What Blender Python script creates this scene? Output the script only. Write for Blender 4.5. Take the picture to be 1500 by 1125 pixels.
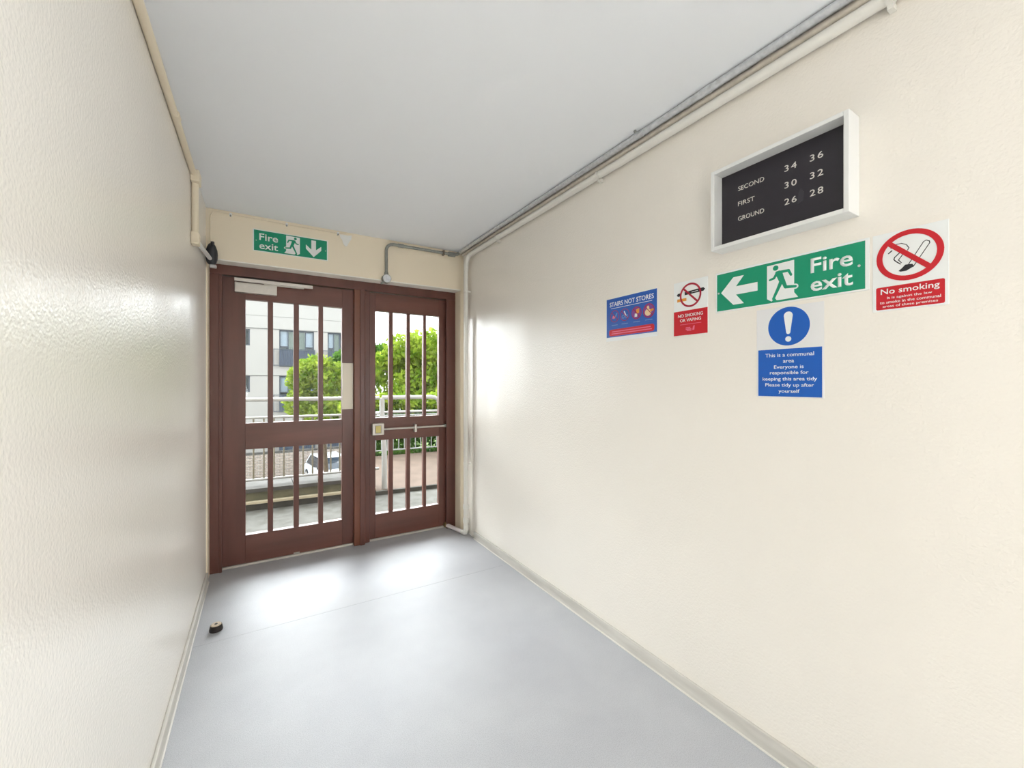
import bpy, bmesh, math, random
import numpy as np
from mathutils import Vector, Matrix

# ------------------------------------------------------------------ clear
for o in list(bpy.data.objects):
    bpy.data.objects.remove(o, do_unlink=True)
SC = bpy.context.scene
COL = SC.collection
random.seed(7)

# ------------------------------------------------------------------ camera
cam_d = bpy.data.cameras.new('camera')
cam = bpy.data.objects.new('camera', cam_d)
COL.objects.link(cam)
CAM_H = 1.27
cam.location = (0, 0, CAM_H)
cam.rotation_euler = (math.radians(90), 0, -math.radians(31.353))
cam_d.sensor_width = 36.0
cam_d.lens = 36.0 * 604.0 / 1500.0
cam_d.shift_y = -1.5 / 1500.0
cam_d.clip_start = 0.02
cam_d.clip_end = 300
SC.camera = cam

# ------------------------------------------------------------------ world, sun, exposure
SKY = 3.2
SUN = 12.0
FILL_R = 126.0  # strengths of the fill lights added behind the viewer
FILL_L = 5.0
SC.view_settings.view_transform = 'Standard'
SC.view_settings.look = 'None'
SC.view_settings.gamma = 1.0
SC.view_settings.exposure = 0.78
SC.view_settings.use_curve_mapping = False
world = bpy.data.worlds.new('overcast_sky')
SC.world = world
world.use_nodes = True
wn = world.node_tree.nodes
wb = wn['Background']
wb.inputs['Color'].default_value = (0.90, 0.955, 1.0, 1)
wb.inputs['Strength'].default_value = SKY
sun_d = bpy.data.lights.new('hazy_sun', 'SUN')
sun_d.energy = SUN
sun_d.angle = math.radians(70)
sun_d.color = (0.95, 0.98, 1.0)
sun = bpy.data.objects.new('hazy_sun', sun_d)
COL.objects.link(sun)
sun.rotation_euler = Vector((0.20, -0.80, -0.52)).to_track_quat('-Z', 'Y').to_euler()
sun.location = (0, 0, 30)


def portal(name, loc, sx, sy, direction):
    d = bpy.data.lights.new(name, 'AREA')
    d.shape = 'RECTANGLE'
    d.size, d.size_y = sx, sy
    d.cycles.is_portal = True
    o = bpy.data.objects.new(name, d)
    COL.objects.link(o)
    o.location = loc
    o.rotation_euler = Vector(direction).to_track_quat('-Z', 'Y').to_euler()


portal('door_portal', (0.585, 3.50, 1.04), 1.62, 1.85, (0, -1, 0))
portal('fill_window_portal', (1.60, -0.71, 1.25), 0.98, 2.0, (-1, 0, 0))  # guides sky light through the added window

# ------------------------------------------------------------------ materials
MATS = {}


def srgb(r, g, b):
    def f(c):
        c /= 255.0
        return c / 12.92 if c <= 0.04045 else ((c + 0.055) / 1.055) ** 2.4
    return (f(r), f(g), f(b), 1)


def mat(name, col, rough=0.5, metal=0.0, spec=0.5, var=0.0, vscale=8.0, bump=0.0, bscale=200.0,
        bdist=0.001, coat=0.0, col2=None, vstretch=None, bdetail=2.0):
    if name in MATS:
        return MATS[name]
    m = bpy.data.materials.new(name)
    m.use_nodes = True
    nt = m.node_tree
    b = nt.nodes['Principled BSDF']
    b.inputs['Base Color'].default_value = col
    b.inputs['Roughness'].default_value = rough
    b.inputs['Metallic'].default_value = metal
    b.inputs['Specular IOR Level'].default_value = spec
    b.inputs['Coat Weight'].default_value = coat
    b.inputs['Coat Roughness'].default_value = 0.15
    tc = nt.nodes.new('ShaderNodeTexCoord')
    src = tc.outputs['Object']
    if vstretch:
        mp = nt.nodes.new('ShaderNodeMapping')
        mp.inputs['Scale'].default_value = vstretch
        nt.links.new(src, mp.inputs['Vector'])
        vsrc = mp.outputs['Vector']
    else:
        vsrc = src
    if var > 0 or col2:
        n = nt.nodes.new('ShaderNodeTexNoise')
        n.inputs['Scale'].default_value = vscale
        n.inputs['Detail'].default_value = 4
        nt.links.new(vsrc, n.inputs['Vector'])
        r = nt.nodes.new('ShaderNodeValToRGB')
        r.color_ramp.elements[0].position = 0.3
        r.color_ramp.elements[1].position = 0.7
        if col2:
            r.color_ramp.elements[0].color = col2
            r.color_ramp.elements[1].color = col
        else:
            r.color_ramp.elements[0].color = tuple(c * (1 - var) for c in col[:3]) + (1,)
            r.color_ramp.elements[1].color = tuple(min(1, c * (1 + var)) for c in col[:3]) + (1,)
        nt.links.new(n.outputs['Fac'], r.inputs['Fac'])
        nt.links.new(r.outputs['Color'], b.inputs['Base Color'])
    if bump > 0:
        n2 = nt.nodes.new('ShaderNodeTexNoise')
        n2.inputs['Scale'].default_value = bscale
        n2.inputs['Detail'].default_value = bdetail
        nt.links.new(src, n2.inputs['Vector'])
        bp = nt.nodes.new('ShaderNodeBump')
        bp.inputs['Strength'].default_value = bump
        bp.inputs['Distance'].default_value = bdist
        nt.links.new(n2.outputs['Fac'], bp.inputs['Height'])
        nt.links.new(bp.outputs['Normal'], b.inputs['Normal'])
    MATS[name] = m
    return m


M_wall = mat('cream_gloss_paint', srgb(244, 238, 228), 0.26, spec=0.5, var=0.012, vscale=2.5, bump=0.7, bscale=130, bdist=0.0016, bdetail=1.5)
M_ceil = mat('white_ceiling_paint', srgb(246, 248, 250), 0.75, spec=0.2, var=0.008, vscale=1.5)
M_soffit = mat('cream_lintel_paint', srgb(243, 230, 206), 0.5, spec=0.35, bump=0.15, bscale=60, bdist=0.001)
M_white = mat('white_gloss_paint', srgb(236, 236, 233), 0.35)
M_pipe = mat('white_painted_pipe', srgb(236, 233, 225), 0.35, bump=0.1, bscale=90)
M_cream_pipe = mat('cream_painted_conduit', srgb(234, 221, 196), 0.4, bump=0.1, bscale=90)
M_steel = mat('galvanised_steel', srgb(214, 216, 219), 0.38, metal=0.7, var=0.12, vscale=60)
M_steel_dull = mat('dull_painted_conduit', srgb(222, 213, 200), 0.5, metal=0.1, var=0.1, vscale=40)
M_steel_grey = mat('grey_conduit', srgb(150, 152, 146), 0.5, metal=0.55, var=0.12, vscale=50)
M_wood = mat('brown_stained_wood', srgb(106, 66, 56), 0.32, spec=0.5, var=0.18, vscale=14, vstretch=(1.0, 1.0, 0.12), bump=0.08, bscale=120)
M_wood_h = mat('brown_stained_rail_wood', srgb(110, 69, 58), 0.32, spec=0.5, var=0.18, vscale=14, vstretch=(0.12, 1.0, 1.0), bump=0.08, bscale=120)
M_wood_d = mat('brown_stained_frame_wood', srgb(98, 60, 51), 0.34, spec=0.5, var=0.18, vscale=12, vstretch=(1.0, 1.0, 0.12))
M_alloy = mat('satin_aluminium', srgb(205, 200, 192), 0.4, metal=0.55, var=0.05, vscale=30)
M_beige_metal = mat('beige_satin_plate', srgb(196, 188, 172), 0.4, metal=0.35)
M_gold = mat('brass_label', srgb(190, 176, 110), 0.4, metal=0.4)
M_base = mat('worn_grey_skirting', srgb(218, 214, 206), 0.55, var=0.0, col2=srgb(194, 189, 180), vscale=9, vstretch=(1, 0.35, 3), bump=0.25, bscale=40)
M_bead = mat('sealant_bead', srgb(220, 216, 208), 0.6)
M_black = mat('black_plastic', srgb(38, 38, 44), 0.5)
M_rubber = mat('black_rubber', srgb(36, 28, 26), 0.6)
M_wornwood = mat('worn_pale_timber', srgb(205, 188, 165), 0.7, var=0.25, vscale=120)
M_plaster = mat('white_filler', srgb(238, 237, 232), 0.8)
M_lightgrey = mat('grey_fitting', srgb(190, 190, 190), 0.5)
M_green = mat('sign_green', srgb(0, 146, 108), 0.4)
M_signwhite = mat('sign_white', srgb(238, 240, 238), 0.4)
M_signred = mat('sign_red', srgb(200, 16, 34), 0.4)
M_signdkred = mat('sign_dark_red', srgb(170, 22, 52), 0.4)
M_signblue = mat('sign_blue', srgb(12, 92, 186), 0.4)
M_signblue2 = mat('poster_blue', srgb(38, 92, 180), 0.35)
M_signpurple = mat('poster_purple', srgb(130, 66, 140), 0.35)
M_signorange = mat('poster_orange', srgb(226, 150, 50), 0.4)
M_signskin = mat('poster_pale', srgb(232, 206, 160), 0.4)
M_signpink = mat('poster_pink', srgb(226, 110, 140), 0.4)
M_signteal = mat('poster_teal', srgb(110, 150, 200), 0.4)
M_signblack = mat('sign_black', srgb(34, 34, 38), 0.45)
M_board = mat('directory_black', srgb(38, 34, 42), 0.45, var=0.08, vscale=30)
M_letter = mat('directory_letter', srgb(225, 222, 214), 0.5)
M_concrete = mat('walkway_concrete', srgb(94, 93, 89), 0.85, spec=0.1, col2=srgb(74, 72, 66), vscale=9, bump=0.4, bscale=60, bdist=0.003)
M_moss = mat('mossy_concrete', srgb(98, 95, 74), 0.9, col2=srgb(64, 64, 46), vscale=7, bump=0.4, bscale=40, bdist=0.004)
M_concrete_dk = mat('dark_concrete', srgb(60, 58, 50), 0.9, col2=srgb(40, 39, 33), vscale=7)
M_coping = mat('pale_coping', srgb(82, 80, 77), 0.8, spec=0.1, col2=srgb(66, 64, 60), vscale=6)
M_ledge = mat('pale_ledge', srgb(168, 158, 134), 0.7)
M_path = mat('buff_paving', srgb(96, 82, 72), 0.85, spec=0.1, col2=srgb(83, 71, 62), vscale=5)
M_rail = mat('white_painted_rail', srgb(148, 148, 145), 0.4)
M_bal = mat('shaded_baluster', srgb(104, 97, 78), 0.5, metal=0.1)  # darkened brown: shade against the bright view is put into the colour
M_facade = mat('white_render_facade', srgb(142, 139, 134), 0.85, var=0.015, vscale=0.6)
M_winframe = mat('dark_window_frame', srgb(58, 66, 76), 0.5)
M_curtain = mat('blue_grey_curtain', srgb(66, 76, 92), 0.8, col2=srgb(40, 48, 60), vscale=4, vstretch=(6, 1, 0.6))
M_curtain_g = mat('pale_green_curtain', srgb(104, 116, 108), 0.8, var=0.12, vscale=4, vstretch=(8, 1, 0.5))
M_blind = mat('pale_blue_blind', srgb(142, 154, 168), 0.6)
M_darkroom = mat('window_interior', srgb(50, 62, 66), 0.7)
M_tarmac = mat('car_park_paving', srgb(98, 95, 91), 0.9, col2=srgb(86, 82, 78), vscale=1.6)
M_brick = mat('pale_stock_brick', srgb(178, 168, 158), 0.85, col2=srgb(120, 102, 90), vscale=9.0)
M_mortar = mat('mortar', srgb(176, 170, 164), 0.9)
M_bark = mat('bark', srgb(92, 76, 60), 0.9, var=0.3, vscale=14)
M_lawn = mat('rough_grass', srgb(104, 130, 50), 0.9, col2=srgb(66, 92, 34), vscale=5)
M_carpaint = mat('white_car_paint', srgb(226, 230, 234), 0.25, coat=0.6)
M_carpaint2 = mat('silver_car_paint', srgb(150, 156, 162), 0.3, metal=0.5, coat=0.6)
M_carglass = mat('car_glass', srgb(34, 44, 54), 0.1)
M_tyre = mat('tyre', srgb(30, 30, 32), 0.8)


def floor_mat():
    m = bpy.data.materials.new('grey_speckled_vinyl')
    m.use_nodes = True
    nt = m.node_tree
    b = nt.nodes['Principled BSDF']
    b.inputs['Roughness'].default_value = 0.34
    b.inputs['Specular IOR Level'].default_value = 0.5
    tc = nt.nodes.new('ShaderNodeTexCoord')
    n = nt.nodes.new('ShaderNodeTexNoise')
    n.inputs['Scale'].default_value = 2.2
    n.inputs['Detail'].default_value = 5
    n.inputs['Roughness'].default_value = 0.6
    nt.links.new(tc.outputs['Object'], n.inputs['Vector'])
    r = nt.nodes.new('ShaderNodeValToRGB')
    r.color_ramp.elements[0].position = 0.3
    r.color_ramp.elements[0].color = srgb(179, 180, 185)
    r.color_ramp.elements[1].position = 0.72
    r.color_ramp.elements[1].color = srgb(194, 195, 198)
    nt.links.new(n.outputs['Fac'], r.inputs['Fac'])
    v = nt.nodes.new('ShaderNodeTexNoise')
    v.inputs['Scale'].default_value = 330
    v.inputs['Detail'].default_value = 1
    nt.links.new(tc.outputs['Object'], v.inputs['Vector'])
    r2 = nt.nodes.new('ShaderNodeValToRGB')
    r2.color_ramp.elements[0].position = 0.36
    r2.color_ramp.elements[0].color = (0.72, 0.72, 0.74, 1)
    r2.color_ramp.elements[1].position = 0.52
    r2.color_ramp.elements[1].color = (1, 1, 1, 1)
    e = r2.color_ramp.elements.new(0.72)
    e.color = (1.12, 1.12, 1.12, 1)
    nt.links.new(v.outputs['Fac'], r2.inputs['Fac'])
    mx = nt.nodes.new('ShaderNodeMix')
    mx.data_type = 'RGBA'
    mx.blend_type = 'MULTIPLY'
    mx.inputs['Factor'].default_value = 0.55
    nt.links.new(r.outputs['Color'], mx.inputs['A'])
    nt.links.new(r2.outputs['Color'], mx.inputs['B'])
    nt.links.new(mx.outputs['Result'], b.inputs['Base Color'])
    rr = nt.nodes.new('ShaderNodeMapRange')
    rr.inputs['To Min'].default_value = 0.42
    rr.inputs['To Max'].default_value = 0.6
    nt.links.new(n.outputs['Fac'], rr.inputs['Value'])
    nt.links.new(rr.outputs['Result'], b.inputs['Roughness'])
    bp = nt.nodes.new('ShaderNodeBump')
    bp.inputs['Strength'].default_value = 0.12
    bp.inputs['Distance'].default_value = 0.001
    nt.links.new(v.outputs['Fac'], bp.inputs['Height'])
    nt.links.new(bp.outputs['Normal'], b.inputs['Normal'])
    return m


M_floor = floor_mat()


def glass_mat():
    m = bpy.data.materials.new('window_glass')
    m.use_nodes = True
    nt = m.node_tree
    nt.nodes.clear()
    out = nt.nodes.new('ShaderNodeOutputMaterial')
    t = nt.nodes.new('ShaderNodeBsdfTransparent')
    t.inputs['Color'].default_value = (0.97, 0.98, 0.975, 1)
    g = nt.nodes.new('ShaderNodeBsdfGlossy')
    g.inputs['Roughness'].default_value = 0.02
    f = nt.nodes.new('ShaderNodeFresnel')
    f.inputs['IOR'].default_value = 1.3
    mx = nt.nodes.new('ShaderNodeMixShader')
    nt.links.new(f.outputs[0], mx.inputs[0])
    nt.links.new(t.outputs[0], mx.inputs[1])
    nt.links.new(g.outputs[0], mx.inputs[2])
    nt.links.new(mx.outputs[0], out.inputs[0])
    return m


M_glass = glass_mat()


def leaf_mat(name, c1, c2):
    m = bpy.data.materials.new(name)
    m.use_nodes = True
    nt = m.node_tree
    nt.nodes.clear()
    out = nt.nodes.new('ShaderNodeOutputMaterial')
    tc = nt.nodes.new('ShaderNodeTexCoord')
    n = nt.nodes.new('ShaderNodeTexNoise')
    n.inputs['Scale'].default_value = 3.0
    n.inputs['Detail'].default_value = 5
    nt.links.new(tc.outputs['Object'], n.inputs['Vector'])
    r = nt.nodes.new('ShaderNodeValToRGB')
    r.color_ramp.elements[0].position = 0.35
    r.color_ramp.elements[0].color = c1
    r.color_ramp.elements[1].position = 0.65
    r.color_ramp.elements[1].color = c2
    nt.links.new(n.outputs['Fac'], r.inputs['Fac'])
    d = nt.nodes.new('ShaderNodeBsdfDiffuse')
    t = nt.nodes.new('ShaderNodeBsdfTranslucent')
    nt.links.new(r.outputs['Color'], d.inputs['Color'])
    nt.links.new(r.outputs['Color'], t.inputs['Color'])
    mx = nt.nodes.new('ShaderNodeMixShader')
    mx.inputs[0].default_value = 0.45
    nt.links.new(d.outputs[0], mx.inputs[1])
    nt.links.new(t.outputs[0], mx.inputs[2])
    nt.links.new(mx.outputs[0], out.inputs[0])
    return m


M_leaf_y = leaf_mat('yellow_green_leaf', srgb(84, 114, 26), srgb(150, 166, 62))
M_leaf_m = leaf_mat('mid_green_leaf', srgb(64, 102, 30), srgb(118, 150, 54))
M_leaf_d = leaf_mat('dark_green_leaf', srgb(40, 76, 30), srgb(84, 120, 46))


def emit_mat(name, col, s):
    m = bpy.data.materials.new(name)
    m.use_nodes = True
    b = m.node_tree.nodes['Principled BSDF']
    b.inputs['Base Color'].default_value = col
    b.inputs['Emission Color'].default_value = col
    b.inputs['Emission Strength'].default_value = s
    return m


# ------------------------------------------------------------------ helpers
def link_mesh(name, me, m, parent=None):
    o = bpy.data.objects.new(name, me)
    COL.objects.link(o)
    if m is not None and not me.materials:
        me.materials.append(m)
    if parent is not None:
        o.parent = parent
    return o


def obj(name, bm, m, parent=None, smooth=False):
    me = bpy.data.meshes.new(name)
    bmesh.ops.recalc_face_normals(bm, faces=bm.faces)
    bm.to_mesh(me)
    bm.free()
    if smooth:
        for p in me.polygons:
            p.use_smooth = True
        try:
            me.set_sharp_from_angle(angle=math.radians(40))
        except Exception:
            pass
    return link_mesh(name, me, m, parent)


def tag(o, label=None, cat=None, group=None, kind=None):
    if label:
        o['label'] = label
    if cat:
        o['category'] = cat
    if group:
        o['group'] = group
    if kind:
        o['kind'] = kind
    return o


def empty(name, loc=(0, 0, 0), label=None, cat=None, group=None, kind=None, matrix=None):
    o = bpy.data.objects.new(name, None)
    o.empty_display_size = 0.05
    COL.objects.link(o)
    if matrix is not None:
        o.matrix_world = matrix
    else:
        o.location = loc
    return tag(o, label, cat, group, kind)


def add_box(bm, x0, x1, y0, y1, z0, z1):
    vs = [bm.verts.new((x, y, z)) for z in (z0, z1) for y in (y0, y1) for x in (x0, x1)]
    for f in ((0, 2, 3, 1), (4, 5, 7, 6), (0, 1, 5, 4), (2, 6, 7, 3), (0, 4, 6, 2), (1, 3, 7, 5)):
        bm.faces.new([vs[i] for i in f])
    return vs


def boxm(x0, x1, y0, y1, z0, z1, bev=0.0, seg=2):
    bm = bmesh.new()
    add_box(bm, x0, x1, y0, y1, z0, z1)
    if bev > 0:
        bmesh.ops.bevel(bm, geom=list(bm.edges), offset=bev, segments=seg, profile=0.6, affect='EDGES')
    return bm


def add_tube(bm, pts, r, n=12, caps=True):
    pts = [Vector(p) for p in pts]
    rings = []
    up = None
    for i, p in enumerate(pts):
        if i == 0:
            t = pts[1] - pts[0]
        elif i == len(pts) - 1:
            t = pts[-1] - pts[-2]
        else:
            t = (pts[i + 1] - p).normalized() + (p - pts[i - 1]).normalized()
        t.normalize()
        if up is None:
            a = Vector((0, 0, 1)) if abs(t.z) < 0.9 else Vector((1, 0, 0))
            up = (a - t * a.dot(t)).normalized()
        else:
            up = (up - t * up.dot(t)).normalized()
        s = t.cross(up)
        k = 1.0
        if 0 < i < len(pts) - 1:
            c = (pts[i + 1] - p).normalized().dot((p - pts[i - 1]).normalized())
            k = 1.0 / max(0.5, math.sqrt((1 + c) / 2))
        rr = r[i] if isinstance(r, (list, tuple)) else r
        rings.append([bm.verts.new(p + (up * math.cos(2 * math.pi * j / n) + s * math.sin(2 * math.pi * j / n)) * rr) for j in range(n)])
    for a, b in zip(rings, rings[1:]):
        for j in range(n):
            bm.faces.new((a[j], a[(j + 1) % n], b[(j + 1) % n], b[j]))
    if caps:
        bm.faces.new(rings[0][::-1])
        bm.faces.new(rings[-1])
    return bm


def tubem(pts, r, n=12):
    return add_tube(bmesh.new(), pts, r, n)


def arc_pts(c, r, a0, a1, u, v, n=8):
    c, u, v = Vector(c), Vector(u), Vector(v)
    return [c + u * (r * math.cos(a0 + (a1 - a0) * i / n)) + v * (r * math.sin(a0 + (a1 - a0) * i / n)) for i in range(n + 1)]


def add_poly(bm, pts, n0, n1):
    lo = [bm.verts.new((p[0], p[1], n0)) for p in pts]
    hi = [bm.verts.new((p[0], p[1], n1)) for p in pts]
    bm.faces.new(lo[::-1])
    bm.faces.new(hi)
    k = len(pts)
    for i in range(k):
        bm.faces.new((lo[i], lo[(i + 1) % k], hi[(i + 1) % k], hi[i]))


def polym(pts, n0, n1):
    bm = bmesh.new()
    add_poly(bm, pts, n0, n1)
    return bm


def circ(cx, cy, rx, ry=None, n=40):
    ry = rx if ry is None else ry
    return [(cx + rx * math.cos(2 * math.pi * i / n), cy + ry * math.sin(2 * math.pi * i / n)) for i in range(n)]


def add_ring(bm, cx, cy, ro, ri, n0, n1, n=48):
    V = []
    for r, z in ((ro, n0), (ro, n1), (ri, n1), (ri, n0)):
        V.append([bm.verts.new((cx + r * math.cos(2 * math.pi * i / n), cy + r * math.sin(2 * math.pi * i / n), z)) for i in range(n)])
    for k in range(4):
        a, b = V[k], V[(k + 1) % 4]
        for i in range(n):
            bm.faces.new((a[i], a[(i + 1) % n], b[(i + 1) % n], b[i]))


def capsule(p, q, w0, w1=None, n=6):
    w1 = w0 if w1 is None else w1
    p, q = Vector(p), Vector(q)
    a = math.atan2(q.y - p.y, q.x - p.x)
    pts = []
    for i in range(n + 1):
        t = a + math.pi / 2 + math.pi * i / n
        pts.append((p.x + w0 * math.cos(t), p.y + w0 * math.sin(t)))
    for i in range(n + 1):
        t = a - math.pi / 2 + math.pi * i / n
        pts.append((q.x + w1 * math.cos(t), q.y + w1 * math.sin(t)))
    return pts


def rrect(u0, v0, u1, v1, r, n=5):
    pts = []
    for cx, cy, a in ((u1 - r, v1 - r, 0), (u0 + r, v1 - r, 90), (u0 + r, v0 + r, 180), (u1 - r, v0 + r, 270)):
        for i in range(n + 1):
            t = math.radians(a + 90 * i / n)
            pts.append((cx + r * math.cos(t), cy + r * math.sin(t)))
    return pts


def text_mesh(body, u0, u1, v0, v1, n0, thick=0.0004, bold=0.0, space=1.0):
    cu = bpy.data.curves.new('text', 'FONT')
    cu.body = body
    cu.size = 1.0
    cu.offset = bold
    cu.space_character = space
    cu.resolution_u = 3
    o = bpy.data.objects.new('text', cu)
    COL.objects.link(o)
    bpy.context.view_layer.update()
    dg = bpy.context.evaluated_depsgraph_get()
    me = bpy.data.meshes.new_from_object(o.evaluated_get(dg))
    bpy.data.objects.remove(o, do_unlink=True)
    bpy.data.curves.remove(cu)
    bm = bmesh.new()
    bm.from_mesh(me)
    bpy.data.meshes.remove(me)
    xs = [v.co.x for v in bm.verts]
    ys = [v.co.y for v in bm.verts]
    sx = (u1 - u0) / (max(xs) - min(xs))
    sy = (v1 - v0) / (max(ys) - min(ys))
    mx, my = min(xs), min(ys)
    for v in bm.verts:
        v.co = Vector((u0 + (v.co.x - mx) * sx, v0 + (v.co.y - my) * sy, 0))
    r = bmesh.ops.extrude_face_region(bm, geom=list(bm.faces))
    for g in r['geom']:
        if isinstance(g, bmesh.types.BMVert):
            g.co.z += thick
    for v in bm.verts:
        v.co.z += n0
    return bm


def mat_right(Y, z, X):
    return Matrix(((0, 0, -1, X), (-1, 0, 0, Y), (0, 1, 0, z), (0, 0, 0, 1)))


def mat_front(X, z, Y):
    return Matrix(((1, 0, 0, X), (0, 0, -1, Y), (0, 1, 0, z), (0, 0, 0, 1)))


def holes_wall(x0, x1, z0, z1, holes):
    """rectangles of a wall around rectangular openings"""
    xs = sorted({x0, x1, *[h[0] for h in holes], *[h[1] for h in holes]})
    zs = sorted({z0, z1, *[h[2] for h in holes], *[h[3] for h in holes]})
    bm = bmesh.new()
    cache = {}
    return xs, zs


def wall_xz(x0, x1, y0, y1, z0, z1, holes):
    """solid wall slab in the XZ plane between y0 and y1 with openings"""
    xs = sorted({x0, x1, *[h[0] for h in holes], *[h[1] for h in holes]})
    zs = sorted({z0, z1, *[h[2] for h in holes], *[h[3] for h in holes]})
    bm = bmesh.new()

    def solid(i, j):
        if i < 0 or j < 0 or i >= len(xs) - 1 or j >= len(zs) - 1:
            return False
        cx, cz = (xs[i] + xs[i + 1]) / 2, (zs[j] + zs[j + 1]) / 2
        return not any(h[0] < cx < h[1] and h[2] < cz < h[3] for h in holes)
    vc = {}

    def V(x, y, z):
        k = (x, y, z)
        if k not in vc:
            vc[k] = bm.verts.new(k)
        return vc[k]
    for i in range(len(xs) - 1):
        for j in range(len(zs) - 1):
            if not solid(i, j):
                continue
            a, b, c, d = xs[i], xs[i + 1], zs[j], zs[j + 1]
            for y in (y0, y1):
                bm.faces.new((V(a, y, c), V(b, y, c), V(b, y, d), V(a, y, d)))
            if not solid(i - 1, j):
                bm.faces.new((V(a, y0, c), V(a, y1, c), V(a, y1, d), V(a, y0, d)))
            if not solid(i + 1, j):
                bm.faces.new((V(b, y0, c), V(b, y1, c), V(b, y1, d), V(b, y0, d)))
            if not solid(i, j - 1):
                bm.faces.new((V(a, y0, c), V(b, y0, c), V(b, y1, c), V(a, y1, c)))
            if not solid(i, j + 1):
                bm.faces.new((V(a, y0, d), V(b, y0, d), V(b, y1, d), V(a, y1, d)))
    return bm


# ------------------------------------------------------------------ room shell
XL, XR = -0.298, 1.495
YF = 3.26          # inner face of the wall above the doors
YB = -3.0
ZC = 2.39
YD = 3.41          # front face of the door leaves
Z_SOF = 2.072

fl = obj('floor', boxm(XL - 0.2, XR + 0.2, YB - 0.2, 3.50, -0.2, -0.003), M_concrete)
tag(fl, 'grey speckled vinyl floor with a faint joint across it', kind='structure')
obj('vinyl_sheet', boxm(XL, XR, 2.4868, 3.475, -0.003, 0.0), M_floor, fl)
obj('vinyl_sheet', boxm(XL, XR, YB, 2.4852, -0.003, 0.0), M_floor, fl)
obj('joint_weld', boxm(XL, XR, 2.4852, 2.4868, -0.003, -0.0008), mat('joint_grey', srgb(150, 150, 156), 0.6), fl)

ce = obj('ceiling', boxm(XL - 0.2, XR + 0.2, YB - 0.2, 3.62, ZC, ZC + 0.2), M_ceil)
tag(ce, 'plain white painted ceiling', kind='structure')
wl = obj('wall_left', boxm(XL - 0.2, XL, YB - 0.2, 3.62, -0.003, ZC), M_wall)
tag(wl, 'glossy cream stippled wall on the left', kind='structure')
bm = wall_xz(YB - 0.2, 3.62, XR, XR + 0.2, -0.003, ZC, [(-1.2, -0.22, 0.25, 2.25)])
for v in bm.verts:
    v.co = Vector((v.co.y, v.co.x, v.co.z))
wr = obj('wall_right', bm, M_wall)
tag(wr, 'cream stippled wall on the right carrying the signs', kind='structure')
XO0, XO1 = -0.290, 1.468      # door opening
wf = obj('wall_front', wall_xz(XL, XR, YF, 3.62, 0.0, ZC, [(XO0, XO1, -0.1, Z_SOF)]), M_soffit)
tag(wf, 'cream wall above and beside the double doors', kind='structure')
# white filler patch on the wall above the doors
bm = bmesh.new()
pts = [(0.497, 2.366), (0.52, 2.369), (0.55, 2.366), (0.581, 2.372), (0.578, 2.345), (0.562, 2.318), (0.549, 2.288), (0.535, 2.284), (0.522, 2.302), (0.513, 2.33), (0.5, 2.346)]
add_poly(bm, [(p[0], p[1]) for p in pts], 0.0, 0.0025)
pp = obj('filler_patch', bm, M_plaster, wf)
pp.matrix_local = mat_front(0, 0, YF)
pp['label'] = 'white filler patch'

wbk = obj('wall_back', boxm(XL, XR, YB - 0.2, YB, 0.0, ZC), M_wall)
tag(wbk, 'cream wall behind the viewer', kind='structure')
w1 = empty('fill_window', (XR + 0.1, -0.71, 0.25), kind='structure')  # unseen window added to bring more daylight onto left wall and ceiling
w1['label'] = 'added fill window, unseen, in the right wall behind the viewer'


def part_world(name, bm, m, root, smooth=False):
    """build in world coordinates, then hang under root"""
    o = obj(name, bm, m, None, smooth)
    inv = root.matrix_world.inverted() if root.parent is None else None
    bpy.context.view_layer.update()
    inv = root.matrix_world.inverted()
    o.parent = root
    o.data.transform(inv)
    return o


bpy.context.view_layer.update()
for a in ((-1.2, -1.16, 0.25, 2.25), (-0.26, -0.22, 0.25, 2.25), (-0.73, -0.69, 0.29, 2.21), (-1.16, -0.26, 0.25, 0.29), (-1.16, -0.26, 2.21, 2.25)):
    part_world('window_frame', boxm(XR + 0.07, XR + 0.13, a[0], a[1], a[2], a[3]), M_white, w1)
for a in ((-1.16, -0.73), (-0.69, -0.26)):
    part_world('pane', boxm(XR + 0.097, XR + 0.103, a[0], a[1], 0.29, 2.21), M_glass, w1)

# skirting
bl = obj('baseboard_left', boxm(XL, XL + 0.013, YB, 3.255, 0.0, 0.062, 0.004), M_base)
tag(bl, 'worn grey painted skirting along the left wall', kind='structure')
br = obj('baseboard_right', boxm(XR - 0.013, XR, YB, 3.04, 0.0, 0.062, 0.004), M_base)
tag(br, 'worn grey painted skirting along the right wall', kind='structure')
br2 = obj('sealant_bead', tubem([(XR - 0.0135, YB, 0.001), (XR - 0.0135, 3.035, 0.001)], 0.0045, 8), M_bead, br)
bl2 = obj('sealant_bead', tubem([(XL + 0.0135, YB, 0.001), (XL + 0.0135, 3.25, 0.001)], 0.0045, 8), M_bead, bl)

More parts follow.
